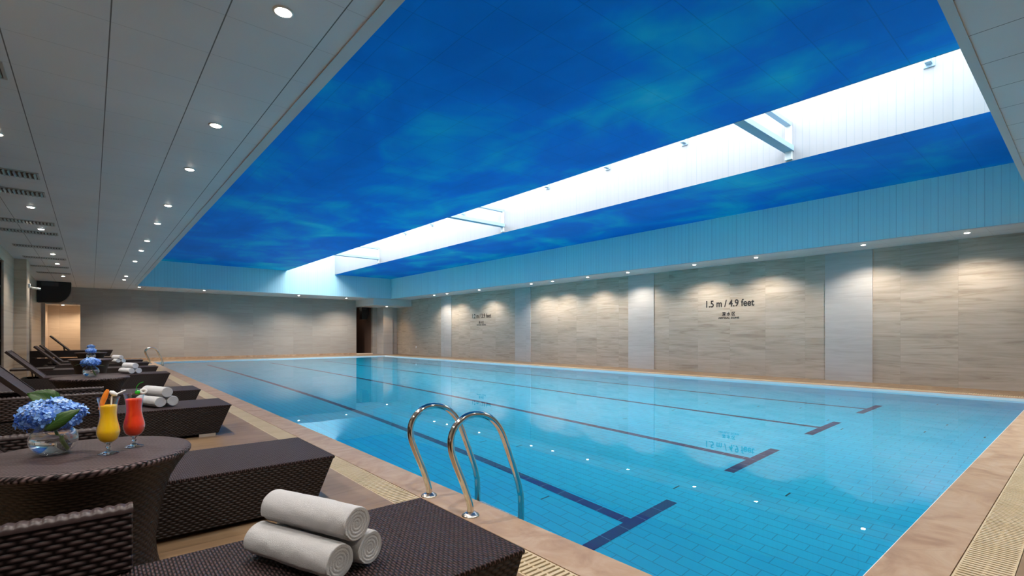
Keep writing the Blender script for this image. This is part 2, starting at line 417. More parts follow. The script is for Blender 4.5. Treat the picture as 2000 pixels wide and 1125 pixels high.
# floor around the coping and the grating channel
gx0, gx1, gy0, gy1 = PX0-CW-GW, PX1+CW+GW, PY0-CW-GW, PY1+CW+GW
fl = MB()
fl.box(XL-0.3, gx0, YN, YF+3.2, -0.15, 0); fl.box(gx1, XR+0.3, YN, YF+3.2, -0.15, 0)
fl.box(gx0, gx1, YN, gy0, -0.15, 0); fl.box(gx0, gx1, gy1, YF+3.2, -0.15, 0)
struct('floor', fl, M['floor'], 'brown veined stone tile deck around the swimming pool', 'floor')
ch = MB()
for (a, b, c, d) in ((gx0, PX0-CW, gy0, gy1), (PX1+CW, gx1, gy0, gy1), (gx0, gx1, gy0, PY0-CW), (gx0, gx1, PY1+CW, gy1)):
    ch.box(a, b, c, d, -0.15, -0.03)
struct('trim_1', ch, M['gutter'], 'dark drain channel running under the tan gratings', 'gutter')
cp = MB()
cp.box(PX0-CW, PX0, PY0-CW, PY1+CW, -0.15, 0); cp.box(PX1, PX1+CW, PY0-CW, PY1+CW, -0.15, 0)
cp.box(PX0, PX1, PY0-CW, PY0, -0.15, 0); cp.box(PX0, PX1, PY1, PY1+CW, -0.15, 0)
struct('trim_2', cp, M['coping'], 'pinkish beige stone coping framing the pool', 'pool coping')
lp = MB()
t = 0.006
lp.box(PX0, PX0+t, PY0, PY1, -0.15, -0.004); lp.box(PX1-t, PX1, PY0, PY1, -0.15, -0.004)
lp.box(PX0, PX1, PY0, PY0+t, -0.15, -0.004); lp.box(PX0, PX1, PY1-t, PY1, -0.15, -0.004)
struct('trim_3', lp, M['lip'], 'pale narrow edge strip at the waterline of the pool', 'pool edge')

# pool basin: sloping bottom 1.5 m to 1.2 m
ba = MB()
ys = [(PY0, -1.5), (7.0, -1.5), (19.0, -1.22), (PY1, -1.22)]
for (ya, za), (yb, zb) in zip(ys, ys[1:]):
    ba.face([(PX0, ya, za), (PX1, ya, za), (PX1, yb, zb), (PX0, yb, zb)])
    ba.face([(PX0, ya, za), (PX0, yb, zb), (PX0, yb, -0.1), (PX0, ya, -0.1)])
    ba.face([(PX1, yb, zb), (PX1, ya, za), (PX1, ya, -0.1), (PX1, yb, -0.1)])
ba.face([(PX1, PY0, -1.5), (PX0, PY0, -1.5), (PX0, PY0, -0.1), (PX1, PY0, -0.1)])
ba.face([(PX0, PY1, -1.22), (PX1, PY1, -1.22), (PX1, PY1, -0.1), (PX0, PY1, -0.1)])
struct('pool_basin', ba, M['pool'], 'light blue tiled basin of the swimming pool', 'swimming pool')
def zbot(y):
    if y < 7: return -1.5
    if y < 19: return -1.5+(y-7)/12*0.28
    return -1.22
LNAMES = ['nearest the loungers', 'second from the loungers', 'third from the loungers', 'nearest the stone side wall']
for k, x in enumerate((3.80, 6.28, 8.74, 11.18)):
    lm = MB(); e = 0.004; yy = [2.825, 7.0, 19.0, 24.6]; h = 0.0575
    for a, b in zip(yy, yy[1:]):
        lm.face([(x-h, a, zbot(a)+e), (x+h, a, zbot(a)+e), (x+h, b, zbot(b)+e), (x-h, b, zbot(b)+e)], [(a, 0), (a, 1), (b, 1), (b, 0)])
    x0, x1 = x-0.63, x+0.66
    lm.face([(x0, 2.705, -1.5+e), (x1, 2.705, -1.5+e), (x1, 2.825, -1.5+e), (x0, 2.825, -1.5+e)], [(x0, 0), (x1, 0), (x1, 1), (x0, 1)])
    o = lm.obj('lane_marking', M['navy']); tag(o, 'navy tiled T lane line on the pool bottom, '+LNAMES[k], 'lane line', 'lane lines on the pool bottom')
wm = MB(); wm.face([(PX0+t, PY0+t, WZ), (PX1-t, PY0+t, WZ), (PX1-t, PY1-t, WZ), (PX0+t, PY1-t, WZ)])
struct('pool_water', wm, M['water'], 'clear blue still water filling the swimming pool', 'water')

# walls
w = MB(); w.box(XR, XR+0.2, YN, YF+0.2, 0, ZS+0.1)
struct('wall_right', w, M['marble_y'], 'beige veined stone side wall with depth signs', 'wall')
for k, (a, b) in enumerate(((22.0, 23.0), (15.82, 16.84), (9.66, 10.70), (3.52, 4.54))):
    w = MB(); w.box(XR-0.03, XR, a, b, 0, ZS)
    struct('trim_%d' % (4+k), w, M['pilaster'], 'pale stone pilaster, %s from the far end of the side wall' % ORD[k], 'pilaster')
DL0, DL1, DLZ = -1.48, -0.356, 2.56
DR0, DR1, DRZ = 12.17, 13.2, 2.86
w = MB()
w.box(XL-0.2, DL0, YF, YF+0.2, 0, ZS+0.1); w.box(DL0, DL1, YF, YF+0.2, DLZ, ZS+0.1)
w.box(DL1, DR0, YF, YF+0.2, 0, ZS+0.1); w.box(DR0, DR1, YF, YF+0.2, DRZ, ZS+0.1); w.box(DR1, XR+0.2, YF, YF+0.2, 0, ZS+0.1)
struct('wall_far', w, M['marble_x'], 'grey beige stone end wall with two openings', 'wall')
w = MB()   # left wall with two window openings
wins = [(5.0, 17.0), (20.4, 24.3)]; WB, WT = 0.12, 2.95
segs = [YN, *[q for a in wins for q in a], YF+0.2]
for i in range(0, len(segs), 2): w.box(XL-0.2, XL, segs[i], segs[i+1], 0, ZS+0.1)
for a, b in wins: w.box(XL-0.2, XL, a, b, 0, WB); w.box(XL-0.2, XL, a, b, WT, ZS+0.1)
struct('wall_left', w, M['pillar'], 'beige stone wall behind the loungers with dark windows', 'wall')
for k, (a, b) in enumerate(wins):
    f = MB(); n = 6 if k == 0 else 3
    for i in range(n+1):
        y = a+(b-a)*i/n; f.box(XL-0.14, XL-0.04, max(a, y-0.03), min(b, y+0.03), WB, WT)
    for z in (WB, 1.0, 2.3, WT-0.05): f.box(XL-0.13, XL-0.05, a, b, z, z+0.05)
    root = struct('window_%d' % (k+1), f, M['bronze'], ['long dark bronze window behind the near loungers', 'short dark window beyond the stone pillar'][k], 'window')
    gl = MB(); gl.box(XL-0.10, XL-0.09, a+0.01, b-0.01, WB+0.01, WT-0.01)
    g_ = gl.obj('pane', M['dark_glass'], root)
w = MB(); w.box(XL-0.2, XR+0.2, YN-0.2, YN, 0, ZS+0.1)
struct('wall_near', w, M['marble_x'], 'stone end wall behind the camera', 'wall')
w = MB(); w.box(XL, -1.355, 19.1, 19.95, 0, ZS)
struct('trim_8', w, M['pillar'], 'tall beige stone pillar standing against the window wall', 'pillar')
w = MB(); w.box(13.5, 14.12, 27.95, YF, 0, DRZ); w.box(14.12, XR, 28.15, YF, 0, DRZ)
struct('trim_9', w, M['pilaster'], 'pale stone column in the far corner beside the dark opening', 'column')
w = MB()
w.box(XL, DL0, YF-0.02, YF, 0, 0.1); w.box(DL1, DR0, YF-0.02, YF, 0, 0.1)
struct('baseboard_far', w, M['coping'], 'low stone skirting along the end wall', 'skirting')

# rooms seen through the openings
w = MB()
w.box(DL0-0.12, DL0, YF+0.2, 30.6, 0, 2.7); w.box(0.6, 0.7, YF+0.2, 30.6, 0, 2.7); w.box(DL0-0.12, 0.7, 30.5, 30.62, 0, 2.7)
struct('wall_passage', w, M['warm'], 'warm cream stone wall inside the lit passage at far left', 'wall')
w = MB(); w.box(DL0-0.12, 0.7, YF+0.2, 30.62, 2.50, 2.72)
struct('ceiling_passage', w, M['ceil'], 'low white ceiling of the lit passage at far left', 'ceiling')
w = MB()
w.box(DR0-0.9, DR0-0.8, YF+0.2, 31.8, 0, 3.0); w.box(DR1, DR1+0.1, YF+0.2, 31.8, 0, 3.0); w.box(DR0-0.9, DR1+0.1, 31.7, 31.8, 0, 3.0); w.box(DR0-0.9, DR1+0.1, YF+0.2, 31.8, 2.9, 3.0)
struct('wall_lobby', w, plain('dim_reddish_plaster', (0.16, 0.095, 0.07), 0.6), 'dim reddish wall inside the dark opening at the far corner', 'wall')
d = MB(); d.box(11.95, 12.85, 31.62, 31.70, 0, 2.15)
dr = struct('door_1', d, M['dark_wood'], 'very dark door standing inside the far corner opening', 'door')
hd = MB(); hd.tube([(12.75, 31.58, 1.0), (12.75, 31.58, 1.2)], 0.012); hd.obj('door_handle', M['steel'], dr)
th_ = MB(); th_.box(DR0, DR1, YF-0.02, YF+0.24, 0.0, 0.06)
struct('trim_10', th_, plain('pale_threshold', (0.75, 0.62, 0.48), 0.3), 'pale raised threshold across the dark corner opening', 'threshold')

# ceilings
c = MB()
c.box(XL-0.2, RX0-0.03, YN-0.2, YF+0.2, ZS, ZS+0.12)
c.box(RX0-0.03, RX1+0.03, RY1+0.03, YF+0.2, ZS, ZS+0.12); c.box(RX0-0.03, RX1+0.03, YN-0.2, RY0-0.03, ZS, ZS+0.12)
c.box(RX1+0.03, XR+0.2, YN-0.2, YF+0.2, ZS, ZS+0.12)
struct('ceiling', c, M['ceil'], 'low white tiled ceiling border around the blue ceiling', 'ceiling')
c = MB()
c.box(RX0-0.1, SKY_X0-0.006, RY0-0.1, RY1+0.1, ZB, ZB+0.12); c.box(SKY_X1+0.006, RX1+0.1, RY0-0.1, RY1+0.1, ZB, ZB+0.12)
struct('ceiling_recess', c, M['cloud'], 'raised ceiling printed with blue sky and soft clouds', 'ceiling')
c = MB()
c.box(RX1, RX1+0.04, RY0, RY1, ZS-0.002, ZB+0.02); c.box(RX0-0.04, RX0, RY0, RY1, ZS-0.002, ZB+0.02)
struct('wall_upper_side', c, M['clad_y'], 'vertical panelled bands along both long sides of the blue ceiling', 'wall panel')
c = MB()
c.box(RX0-0.04, RX1+0.04, RY1, RY1+0.04, ZS-0.002, SKY_Z+0.1); c.box(RX0-0.04, RX1+0.04, RY0-0.04, RY0, ZS-0.002, SKY_Z+0.1)
struct('wall_upper_end', c, M['clad_x'], 'vertical panelled bands across both ends of the blue ceiling', 'wall panel')
c = MB()
c.box(SKY_X1, SKY_X1+0.006, RY0, RY1, ZB-0.004, ZB+0.13); c.box(SKY_X0-0.006, SKY_X0, RY0, RY1, ZB-0.004, ZB+0.13)
c.box(SKY_X1, SKY_X1+0.08, RY0, RY1, ZB+0.13, SKY_Z+0.1); c.box(SKY_X0-0.08, SKY_X0, RY0, RY1, ZB+0.13, SKY_Z+0.1)
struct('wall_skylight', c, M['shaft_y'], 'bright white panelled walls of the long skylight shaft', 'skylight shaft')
c = MB(); n = 22
for i in range(n+1):
    y = RY0+(RY1-RY0)*i/n; c.box(SKY_X0, SKY_X1, max(RY0, y-0.02), min(RY1, y+0.02), SKY_Z+0.02, SKY_Z+0.08)
wf = struct('window_3', c, M['white_plastic'], 'glazed roof light over the long skylight shaft', 'skylight')
c = MB(); c.box(SKY_X0, SKY_X1, RY0, RY1, SKY_Z+0.04, SKY_Z+0.05); c.obj('pane', M['glazing'], wf)
c = MB(); e = 0.03   # slim metal edge bead of the low ceiling
c.box(RX0-0.09, RX0+0.002, RY0, RY1, ZS-0.012, ZS-0.003); c.box(RX1-0.002, RX1+0.06, RY0, RY1, ZS-0.012, ZS-0.003)
c.box(RX0, RX1, RY0-0.06, RY0+0.002, ZS-0.012, ZS-0.003); c.box(RX0, RX1, RY1-0.002, RY1+0.06, ZS-0.012, ZS-0.003)
struct('trim_11', c, plain('grey_edge_bead', (0.55, 0.56, 0.56), 0.45), 'slim grey metal bead edging the low ceiling', 'ceiling trim')
c = MB(); c.box(12.12, XR, 26.32, YF, DRZ, ZS)
struct('trim_12', c, plain('white_bulkhead_paint', (0.6, 0.6, 0.58), 0.5), 'white dropped bulkhead box in the far corner', 'bulkhead')

# ------------------------------------------------------------------ overflow gratings, 0.5 m panels
gm = MB(); L = 0.5; p = 0.0333
for i in range(15):
    y = 0.006+i*p; gm.box(0.012, GW-0.012, y, y+0.0195, -0.012, 0)
for x in (0.004, GW/2-0.006, GW-0.016): gm.box(x, x+0.012, 0.002, L-0.002, -0.026, -0.003)
grate0 = gm.obj('drain_grate', M['grate']); gp = gm
def grates(n, fn, group, label, frm, first=False):
    for i in range(n):
        o = grate0 if (first and i == 0) else grate0.copy()
        if o is not grate0: COL.objects.link(o)
        loc, rz = fn(i); o.location = loc; o.rotation_euler = (0, 0, rz)
        k = i+1; sfx = 'th' if 10 <= k % 100 <= 20 else {1: 'st', 2: 'nd', 3: 'rd'}.get(k % 10, 'th')
        tag(o, '%s, %d%s from the %s' % (label, k, sfx, frm), 'drain grate', group)
nl = int((gy1-gy0)/L)
ny = (gy1-gy0)/L
grates(nl, lambda i: ((gx0, gy0+i*L, 0), 0), 'drain gratings beside the loungers', 'tan slatted drain grate panel beside the loungers', 'near pool corner', True)
grates(nl, lambda i: ((PX1+CW, gy0+i*L, 0), 0), 'drain gratings by the stone side wall', 'tan slatted drain grate panel along the stone side wall', 'near corner')
nn = int((PX1-PX0+2*CW)/L)
grates(nn, lambda i: ((PX0-CW+(i+1)*L, gy0, 0), PI/2), 'drain gratings at the near end', 'tan slatted drain grate panel across the near pool end', 'lounger side')
grates(nn, lambda i: ((PX0-CW+(i+1)*L, PY1+CW, 0), PI/2), 'drain gratings at the far end', 'tan slatted drain grate panel across the far pool end', 'lounger side')

# ------------------------------------------------------------------ skylight trusses and brackets
for k, y in enumerate((3.69, 12.07, 20.9)):
    t_ = thing('roof_truss', ((SKY_X0+SKY_X1)/2, y, 4.55), 'grey blue steel cross truss in the skylight shaft, %s from the camera' % ORD[k], 'truss', 'steel trusses in the skylight shaft')
    hw = (SKY_X1-SKY_X0)/2-0.001
    b = MB(); b.box(-hw, hw, -0.085, 0.085, 0, 0.10); b.obj('lower_beam', M['beam'], t_, bevel=0.004)
    b = MB(); b.box(-hw, hw, -0.05, 0.05, 0.47, 0.55); b.obj('upper_beam', M['beam'], t_, bevel=0.004)
    for sx in (1, -1):
        b = MB(); b.box(min(sx*hw, sx*(hw-0.05)), max(sx*hw, sx*(hw-0.05)), -0.06, 0.06, -0.15, 0.0); b.box(min(sx*hw, sx*(hw-0.05)), max(sx*hw, sx*(hw-0.05)), -0.05, 0.05, 0.1, 0.47)
        o = b.obj('post', M['white_plastic'], t_)
for k, y in enumerate((1.67, 5.81, 7.92, 10.06, 14.2, 16.3, 18.4)):
    b = MB(); b.box(-0.14, 0, -0.04, 0.04, -0.03, 0.03); b.box(-0.02, 0, -0.07, 0.07, -0.07, 0.07)
    o = b.obj('wall_bracket', M['beam'], loc=(SKY_X1, y, 5.36)); tag(o, 'small steel bracket on the white shaft wall, %s from the camera' % ORD[k], 'bracket', 'brackets on the skylight shaft wall')

# ------------------------------------------------------------------ downlights
def make_downlight():
    r = thing('ceiling_downlight', (0, 0, 0), 'x', 'downlight')
    m = MB(); m.lathe([(0.062, 0.0), (0.062, -0.006), (0.054, -0.010), (0.046, -0.008), (0.044, 0.0)], 24); m.obj('trim_ring', M['white_plastic'], r)
    m = MB(); m.lathe([(0.0001, -0.019), (0.022, -0.018), (0.038, -0.014), (0.046, -0.006)], 24)
    m.obj('lens', M['lamp'], r)
    return r
dl0 = make_downlight(); first = [True]
lamp_data = bpy.data.lights.new('spot_lamp', 'SPOT'); lamp_data.energy = LAMP_W; lamp_data.color = (1.0, 0.895, 0.77)
lamp_data.spot_size = math.radians(125); lamp_data.spot_blend = 0.8; lamp_data.shadow_soft_size = 0.035
def downlight(x, y, z, label, group, data=None):
    if first[0]: o = dl0; first[0] = False; o.location = (x, y, z); o['label'] = label; o['group'] = group
    else: o = copy_tree(dl0, (x, y, z), label, group)
    for ch in [c_ for c_ in o.children if c_.type == 'LIGHT']: bpy.data.objects.remove(ch)
    lo = bpy.data.objects.new('spot_lamp', data or lamp_data); COL.objects.link(lo); lo.parent = o; lo.location = (0, 0, -0.065)
    return o
def zone(name, f, size=125, blend=0.8, col=None):
    d_ = lamp_data.copy(); d_.name = name; d_.energy = LAMP_W*f; d_.spot_size = math.radians(size); d_.spot_blend = blend
    if col: d_.color = col
    return d_
z_right, z_far, z_left, z_near = zone('side_wall_spot', 1.12, 138, 0.62), zone('far_deck_spot', 2.4, 140, 0.8), zone('left_deck_spot', 1.0, 125, 0.8, (1.0, 0.92, 0.84)), zone('near_deck_spot', 1.2, 140)
for k, y in enumerate((1.71, 3.5, 5.93, 7.72, 10.11, 11.87, 13.65, 14.87, 18.42, 21.14, 22.34)):
    downlight(13.65, y, ZS, 'lit round downlight washing the stone side wall, %s from the camera' % ORD[k], 'downlights above the side wall', z_right)
for k, (x, y) in enumerate(((1.6, 26.9), (4.03, 26.95), (8.32, 27.1), (10.99, 27.4))):
    downlight(x, y, ZS, 'lit round downlight over the far deck, %s from the windows' % ORD[k], 'downlights at the far end', z_far)
downlight(13.36, 27.2, DRZ, 'single lit downlight under the dropped bulkhead in the far corner', 'downlights at the far end', zone('corner_spot', 0.5, 130, 0.8, (1.0, 0.66, 0.36)))
for k, y in enumerate((1.5, 3.41, 5.69, 7.41, 9.7, 11.38, 13.62, 15.29, 17.6, 22.22, 23.69)):
    downlight(0.95, y, ZS, 'lit round downlight in the row beside the blue ceiling, %s from the camera' % ORD[k], 'downlights beside the blue ceiling', z_left)
for k, y in enumerate((1.5, 4.4, 7.4, 11.27, 13.47, 17.41, 19.69, 23.66)):
    downlight(-0.75, y, ZS, 'lit round downlight in the row among the ceiling vents, %s from the camera' % ORD[k], 'downlights among the vents', z_left)
for k, x in enumerate((2.2, 4.2, 6.6, 9.0, 11.4)):
    downlight(x, 0.0, ZS, 'lit round downlight over the near deck, %s from the loungers' % ORD[k], 'downlights over the near deck', z_near)
warm = bpy.data.lights.new('warm_lamp', 'SPOT'); warm.energy = 78; warm.color = (1.0, 0.78, 0.56); warm.spot_size = math.radians(150); warm.spot_blend = 0.9; warm.shadow_soft_size = 0.05
downlight(-0.95, 29.6, 2.50, 'warm lit downlight inside the cream passage, left one of two', 'downlights in the passage', warm)
downlight(-0.1, 29.9, 2.50, 'warm lit downlight inside the cream passage, right one of two', 'downlights in the passage', warm)
dim = bpy.data.lights.new('dim_warm_lamp', 'SPOT'); dim.energy = 5; dim.color = (1.0, 0.66, 0.4); dim.spot_size = math.radians(150); dim.spot_blend = 0.9
downlight(12.5, 30.3, 2.9, 'small lit downlight inside the dark corner opening', 'downlights in the passage', dim)

# ------------------------------------------------------------------ ceiling vents
def make_vent():
    r = thing('ceiling_vent', (0, 0, 0), 'x', 'air vent')
    m = MB(); m.box(-0.42, 0.42, -0.15, 0.15, -0.002, 0.0); m.obj('backing', M['black'], r)
    m = MB()
    m.box(-0.43, 0.43, -0.165, -0.145, -0.014, 0); m.box(-0.43, 0.43, 0.145, 0.165, -0.014, 0); m.box(-0.43, -0.41, -0.145, 0.145, -0.014, 0); m.box(0.41, 0.43, -0.145, 0.145, -0.014, 0)
    m.obj('frame', plain('grey_vent_metal', (0.42, 0.42, 0.40), 0.45, 0.2), r)
    m = MB()
    for i in range(17):
        x = -0.385+i*0.048
        m.hexa([(x-0.004, -0.145, -0.030), (x+0.000, -0.145, -0.030), (x+0.000, 0.145, -0.030), (x-0.004, 0.145, -0.030)], [(x+0.012, -0.145, -0.003), (x+0.018, -0.145, -0.003), (x+0.018, 0.145, -0.003), (x+0.012, 0.145, -0.003)])
    m.obj('grille', plain('grey_vent_slats', (0.36, 0.36, 0.34), 0.45, 0.2), r)
    return r
v0 = make_vent()
for k, y in enumerate((5.6, 9.03, 10.15, 12.75, 13.95, 16.2, 18.45, 20.65, 22.65)):
    lab = 'grey louvred air vent in the low ceiling, %s from the camera' % ORD[k]
    if k == 0: v0.location = (-0.95, y, ZS); v0['label'] = lab; v0['group'] = 'air vents in the low ceiling'
    else: copy_tree(v0, (-0.95, y, ZS), lab, 'air vents in the low ceiling')

# black rounded ceiling unit near the passage and its smaller twin in the dark opening
def black_unit(loc, wd, ht, dp, label):
    r = thing('ceiling_canopy', loc, label, 'ceiling unit')
    m = MB(); pts = [(0, 0), (0, -ht)]
    for i in range(9):
        a = PI/2*i/8; pts.append((wd-wd*0.45+wd*0.45*math.sin(a), -ht+ht*0.75*(1-math.cos(a))))
    pts.append((wd, 0))
    n = len(pts)
    A = [(x, 0, z) for x, z in pts]; B = [(x, dp, z) for x, z in pts]
    m.face(A); m.face(list(reversed(B)))
    for i in range(n): j = (i+1) % n; m.face([A[j], A[i], B[i], B[j]])
    m.obj('housing', M['black'], r)
    m = MB(); m.box(wd*0.12, wd*0.62, -0.012, 0, -ht*0.22, -ht*0.04); m.obj('panel', plain('charcoal_panel', (0.05, 0.045, 0.045), 0.4), r)
    return r
black_unit((XL+0.02, 26.3, ZS-0.002), 0.98, 0.82, 0.55, 'large black rounded unit hung from the ceiling above the passage opening')
black_unit((12.75, 29.3, 2.89), 0.44, 0.75, 0.4, 'black rounded unit hung inside the dark corner opening')
r = thing('wall_camera', (-1.355, 19.5, 2.55), 'small white camera on a bracket fixed to the stone pillar', 'camera')
m = MB(); m.box(0, 0.05, -0.05, 0.05, -0.06, 0.06); m.obj('mount', M['white_plastic'], r, bevel=0.006)
m = MB(); m.tube([(0.05, 0, -0.03), (0.10, 0, -0.06), (0.26, 0.02, -0.08)], [0.012, 0.03, 0.03]); m.obj('housing', M['white_plastic'], r)
r = thing('wall_socket', (XR, 25.75, 0.45), 'small round white socket low on the stone side wall', 'socket', rz=PI/2)
m = MB(); m.lathe([(0.0001, 0.014), (0.05, 0.014), (0.065, 0.004), (0.065, 0)], 20)
o = m.obj('cover', M['white_plastic'], r); o.rotation_euler = (PI/2, 0, 0); o.rotation_euler = (-PI/2, 0, PI); o.rotation_euler = Matrix(((0, 1, 0), (0, 0, 1), (1, 0, 0))).to_euler()

# ------------------------------------------------------------------ wall signs
def text_line(body, width, ztop, zbase, root, name):
    cu = bpy.data.curves.new(name, 'FONT'); cu.body = body; cu.align_x = 'CENTER'; cu.extrude = 0.002; cu.size = 1.0; cu.offset = 0.02
    o = bpy.data.objects.new(name, cu); COL.objects.link(o); cu.materials.append(M['black_ink'])
    bpy.context.view_layer.update()
    me = bpy.data.meshes.new_from_object(o.evaluated_get(bpy.context.evaluated_depsgraph_get())); me.name = name
    bpy.data.objects.remove(o); o = bpy.data.objects.new(name, me); COL.objects.link(o)
    if not me.materials: me.materials.append(M['black_ink'])
    bpy.context.view_layer.update()
    xs = [v_[0] for v_ in o.bound_box]; yb = [v_[1] for v_ in o.bound_box]
    w0 = max(xs)-min(xs); h0 = max(yb)-min(yb)
    o.parent = root
    sx = width/w0; sy = (ztop-zbase)/h0
    o.scale = (sx, sy, 1)
    o.rotation_euler = Matrix(((0, 0, -1), (-1, 0, 0), (0, 1, 0))).to_euler()
    o.location = (0, 0, zbase-min(yb)*sy)
    return o
def sign(yc, z0, lines, label):
    r = thing('depth_sign', (XR-0.003, yc, z0), label, 'wall sign')
    for (name, body, wd, zt, zb_) in lines: text_line(body, wd, zt-z0, zb_-z0, r, name)
    return r
sign(7.10, 2.0, [('depth_text', '1.5 m / 4.9 feet', 1.46, 2.215, 2.0), ('zone_name', '深 水 区', 0.40, 1.85, 1.73), ('zone_caption', 'ABYSSAL ZONE', 0.64, 1.70, 1.65)], 'black lettering reading 1.5 m / 4.9 feet on the stone side wall')
sign(19.40, 2.0, [('depth_text', '1.2 m / 3.9 feet', 1.52, 2.205, 1.99), ('zone_name', '浅 水 区', 0.40, 1.85, 1.72), ('zone_caption', 'SHOAL ZONE', 0.74, 1.69, 1.63)], 'black lettering reading 1.2 m / 3.9 feet farther along the wall')

# ------------------------------------------------------------------ loungers
LW = 0.78
def body_prism(mb, y0, y1, xt0, xt1, xb0, xb1, z0, z1):
    mb.hexa([(xb0, y0, z0), (xb1, y0, z0), (xb1, y1, z0), (xb0, y1, z0)], [(xt0, y0, z1), (xt1, y0, z1), (xt1, y1, z1), (xt0, y1, z1)])
def make_lounger(arms, raised=True, z0=0.03):
    """local x along the lounger (+x = foot end), local y across; top at z 0.34"""
    r = thing('sun_lounger', (0, 0, 0), 'x', 'sun lounger')
    hw = LW/2; xt0, xt1, xb0, xb1 = -1.16, 1.15, -1.04, 1.02; z1 = 0.335
    if z0 > 0.1: xb0, xb1 = -1.08, 1.06
    hx = -0.35 if arms else (-0.04 if z0 > 0.1 else -0.85)
    b = MB(); tk = 0.045
    body_prism(b, -hw, -hw+tk, xt0, xt1, xb0, xb1, z0, z1); body_prism(b, hw-tk, hw, xt0, xt1, xb0, xb1, z0, z1)
    body_prism(b, -hw+tk, hw-tk, xt1-0.045, xt1, xb1-0.045, xb1, z0, z1); body_prism(b, -hw+tk, hw-tk, xt0, xt0+0.045, xb0, xb0+0.045, z0, z1)
    b.obj('base', M['weave_side'], r, bevel=0.007)
    m = MB(); sx0 = hx if raised else xt0+0.0
    m.box(sx0, xt1+0.004, -hw-0.003, hw+0.003, z1-0.012, z1+0.008); m.obj('mat', M['weave_top'], r, bevel=0.007)
    m = MB(); m.box(xb0+0.05, hx, -hw+0.046, hw-0.046, z0+0.03, z0+0.05); m.obj('tray', M['frame_dark'], r)
    # backrest
    bl = 0.70; bw = hw-0.075 if arms else hw-0.02
    m = MB(); m.box(-bl, 0.0, -bw, bw, 0, 0.022); br = m.obj('backrest', M['sling'], r, bevel=0.004)
    fr = MB(); fr.box(-bl-0.02, 0, -bw-0.018, -bw+0.022, -0.012, 0.030); fr.box(-bl-0.02, 0, bw-0.022, bw+0.018, -0.012, 0.030); fr.box(-bl-0.02, -bl+0.02, -bw+0.022, bw-0.022, -0.012, 0.030)
    fr.obj('backrest_frame', M['frame_dark'], br, bevel=0.004)
    if raised:
        br.location = (hx, 0, z1-0.01); br.rotation_euler = (0, math.radians(46), 0)
        m = MB()
        for sy in (-1, 1): m.tube([(hx-0.15, sy*(bw-0.06), z1+0.13), (hx-0.10, sy*(bw-0.06), z0+0.05)], 0.010, 8)
        m.tube([(hx-0.10, -bw+0.06, z0+0.06), (hx-0.10, bw-0.06, z0+0.06)], 0.010, 8); m.obj('prop', M['frame_dark'], r)
    else: br.location = (hx, 0, z1+0.008+0.012)
    for sx in ((-0.9, 0.91) if z0 < 0.1 else ()):
        for sy in (-1, 1):
            f = MB(); f.box(sx-0.08, sx+0.08, sy*(hw-0.025)-0.025, sy*(hw-0.025)+0.025, 0, 0.032); f.obj('foot', M['foot'], r)
    if arms:
        for sy in (-1, 1):
            y0, y1 = sorted((sy*(hw+0.004), sy*(hw-0.056)))
            a = MB(); a.box(-0.98, 0.01, y0, y1, z1+0.012, 0.565); ar = a.obj('arm', M['weave_arm'], r, bevel=0.012, seg=3)
            a = MB()
            P = []; nx = 264
            for i in range(nx+1):
                x = -0.980+i*0.99/nx; h = 0.0075*abs(math.sin(PI*(x+1)/0.030))**0.8; w_ = y1-y0
                P.append([(x, y0-0.0025, 0.548), (x, y0-0.002, 0.558+h*0.3), (x, y0+w_*0.12, 0.5645+h*0.8), (x, y0+w_*0.35, 0.5655+h), (x, y0+w_*0.65, 0.5655+h), (x, y1-w_*0.12, 0.5645+h*0.8), (x, y1+0.002, 0.558+h*0.3), (x, y1+0.0025, 0.548)])
            a.grid(P, None)
            a.obj('arm_binding', M['binding'], ar)
    return r
LG = 'woven sun loungers lined up by the pool'
spots = [  # y of the near side, kind, z, x shift, label
    (1.40, 'a', 0, 0.0, 'dark woven lounger in front, three large white towel rolls lying on it'),
    (3.32, 'a', 0, 0.0, 'dark woven lounger just beyond the table with the drinks, nothing on it'),
    (6.54, 'a', 0, 0.0, 'dark woven lounger with towel rolls, seen right behind the red drink'),
    (8.66, 'p', 0, 0.0, 'dark woven lounger whose bare foot end shows behind the second towel stack'),
    (12.88, 'p', 0, 0.05, 'dark woven lounger with raised back, carrying the third stack of towels'),
    (15.72, 'f', 0, 0.08, 'dark woven lounger lying flat between the two far towel stacks'),
    (18.30, 'p', 0, 0.08, 'dark woven lounger with raised back, carrying the farthest stack of towels'),
    (20.40, 'p', 0, 0.07, 'dark woven lounger with raised back just beyond the farthest towel stack'),
    (23.10, 'f', 0, -0.68, 'lower one of the two loungers stacked at the far end, lying flat'),
    (23.12, 's', 0.278, -0.64, 'upper one of the two loungers stacked at the far end, back raised'),
]
proto = {'a': make_lounger(True), 'p': make_lounger(False), 'f': make_lounger(False, False), 's': make_lounger(False, True, 0.118)}
used = set()
for y, kd, z, dx, lab in spots:
    loc = (0.10+dx, y+LW/2, z)
    if kd in used: copy_tree(proto[kd], loc, lab, LG)
    else:
        o = proto[kd]; used.add(kd); o.location = loc; o['label'] = lab; o['group'] = LG

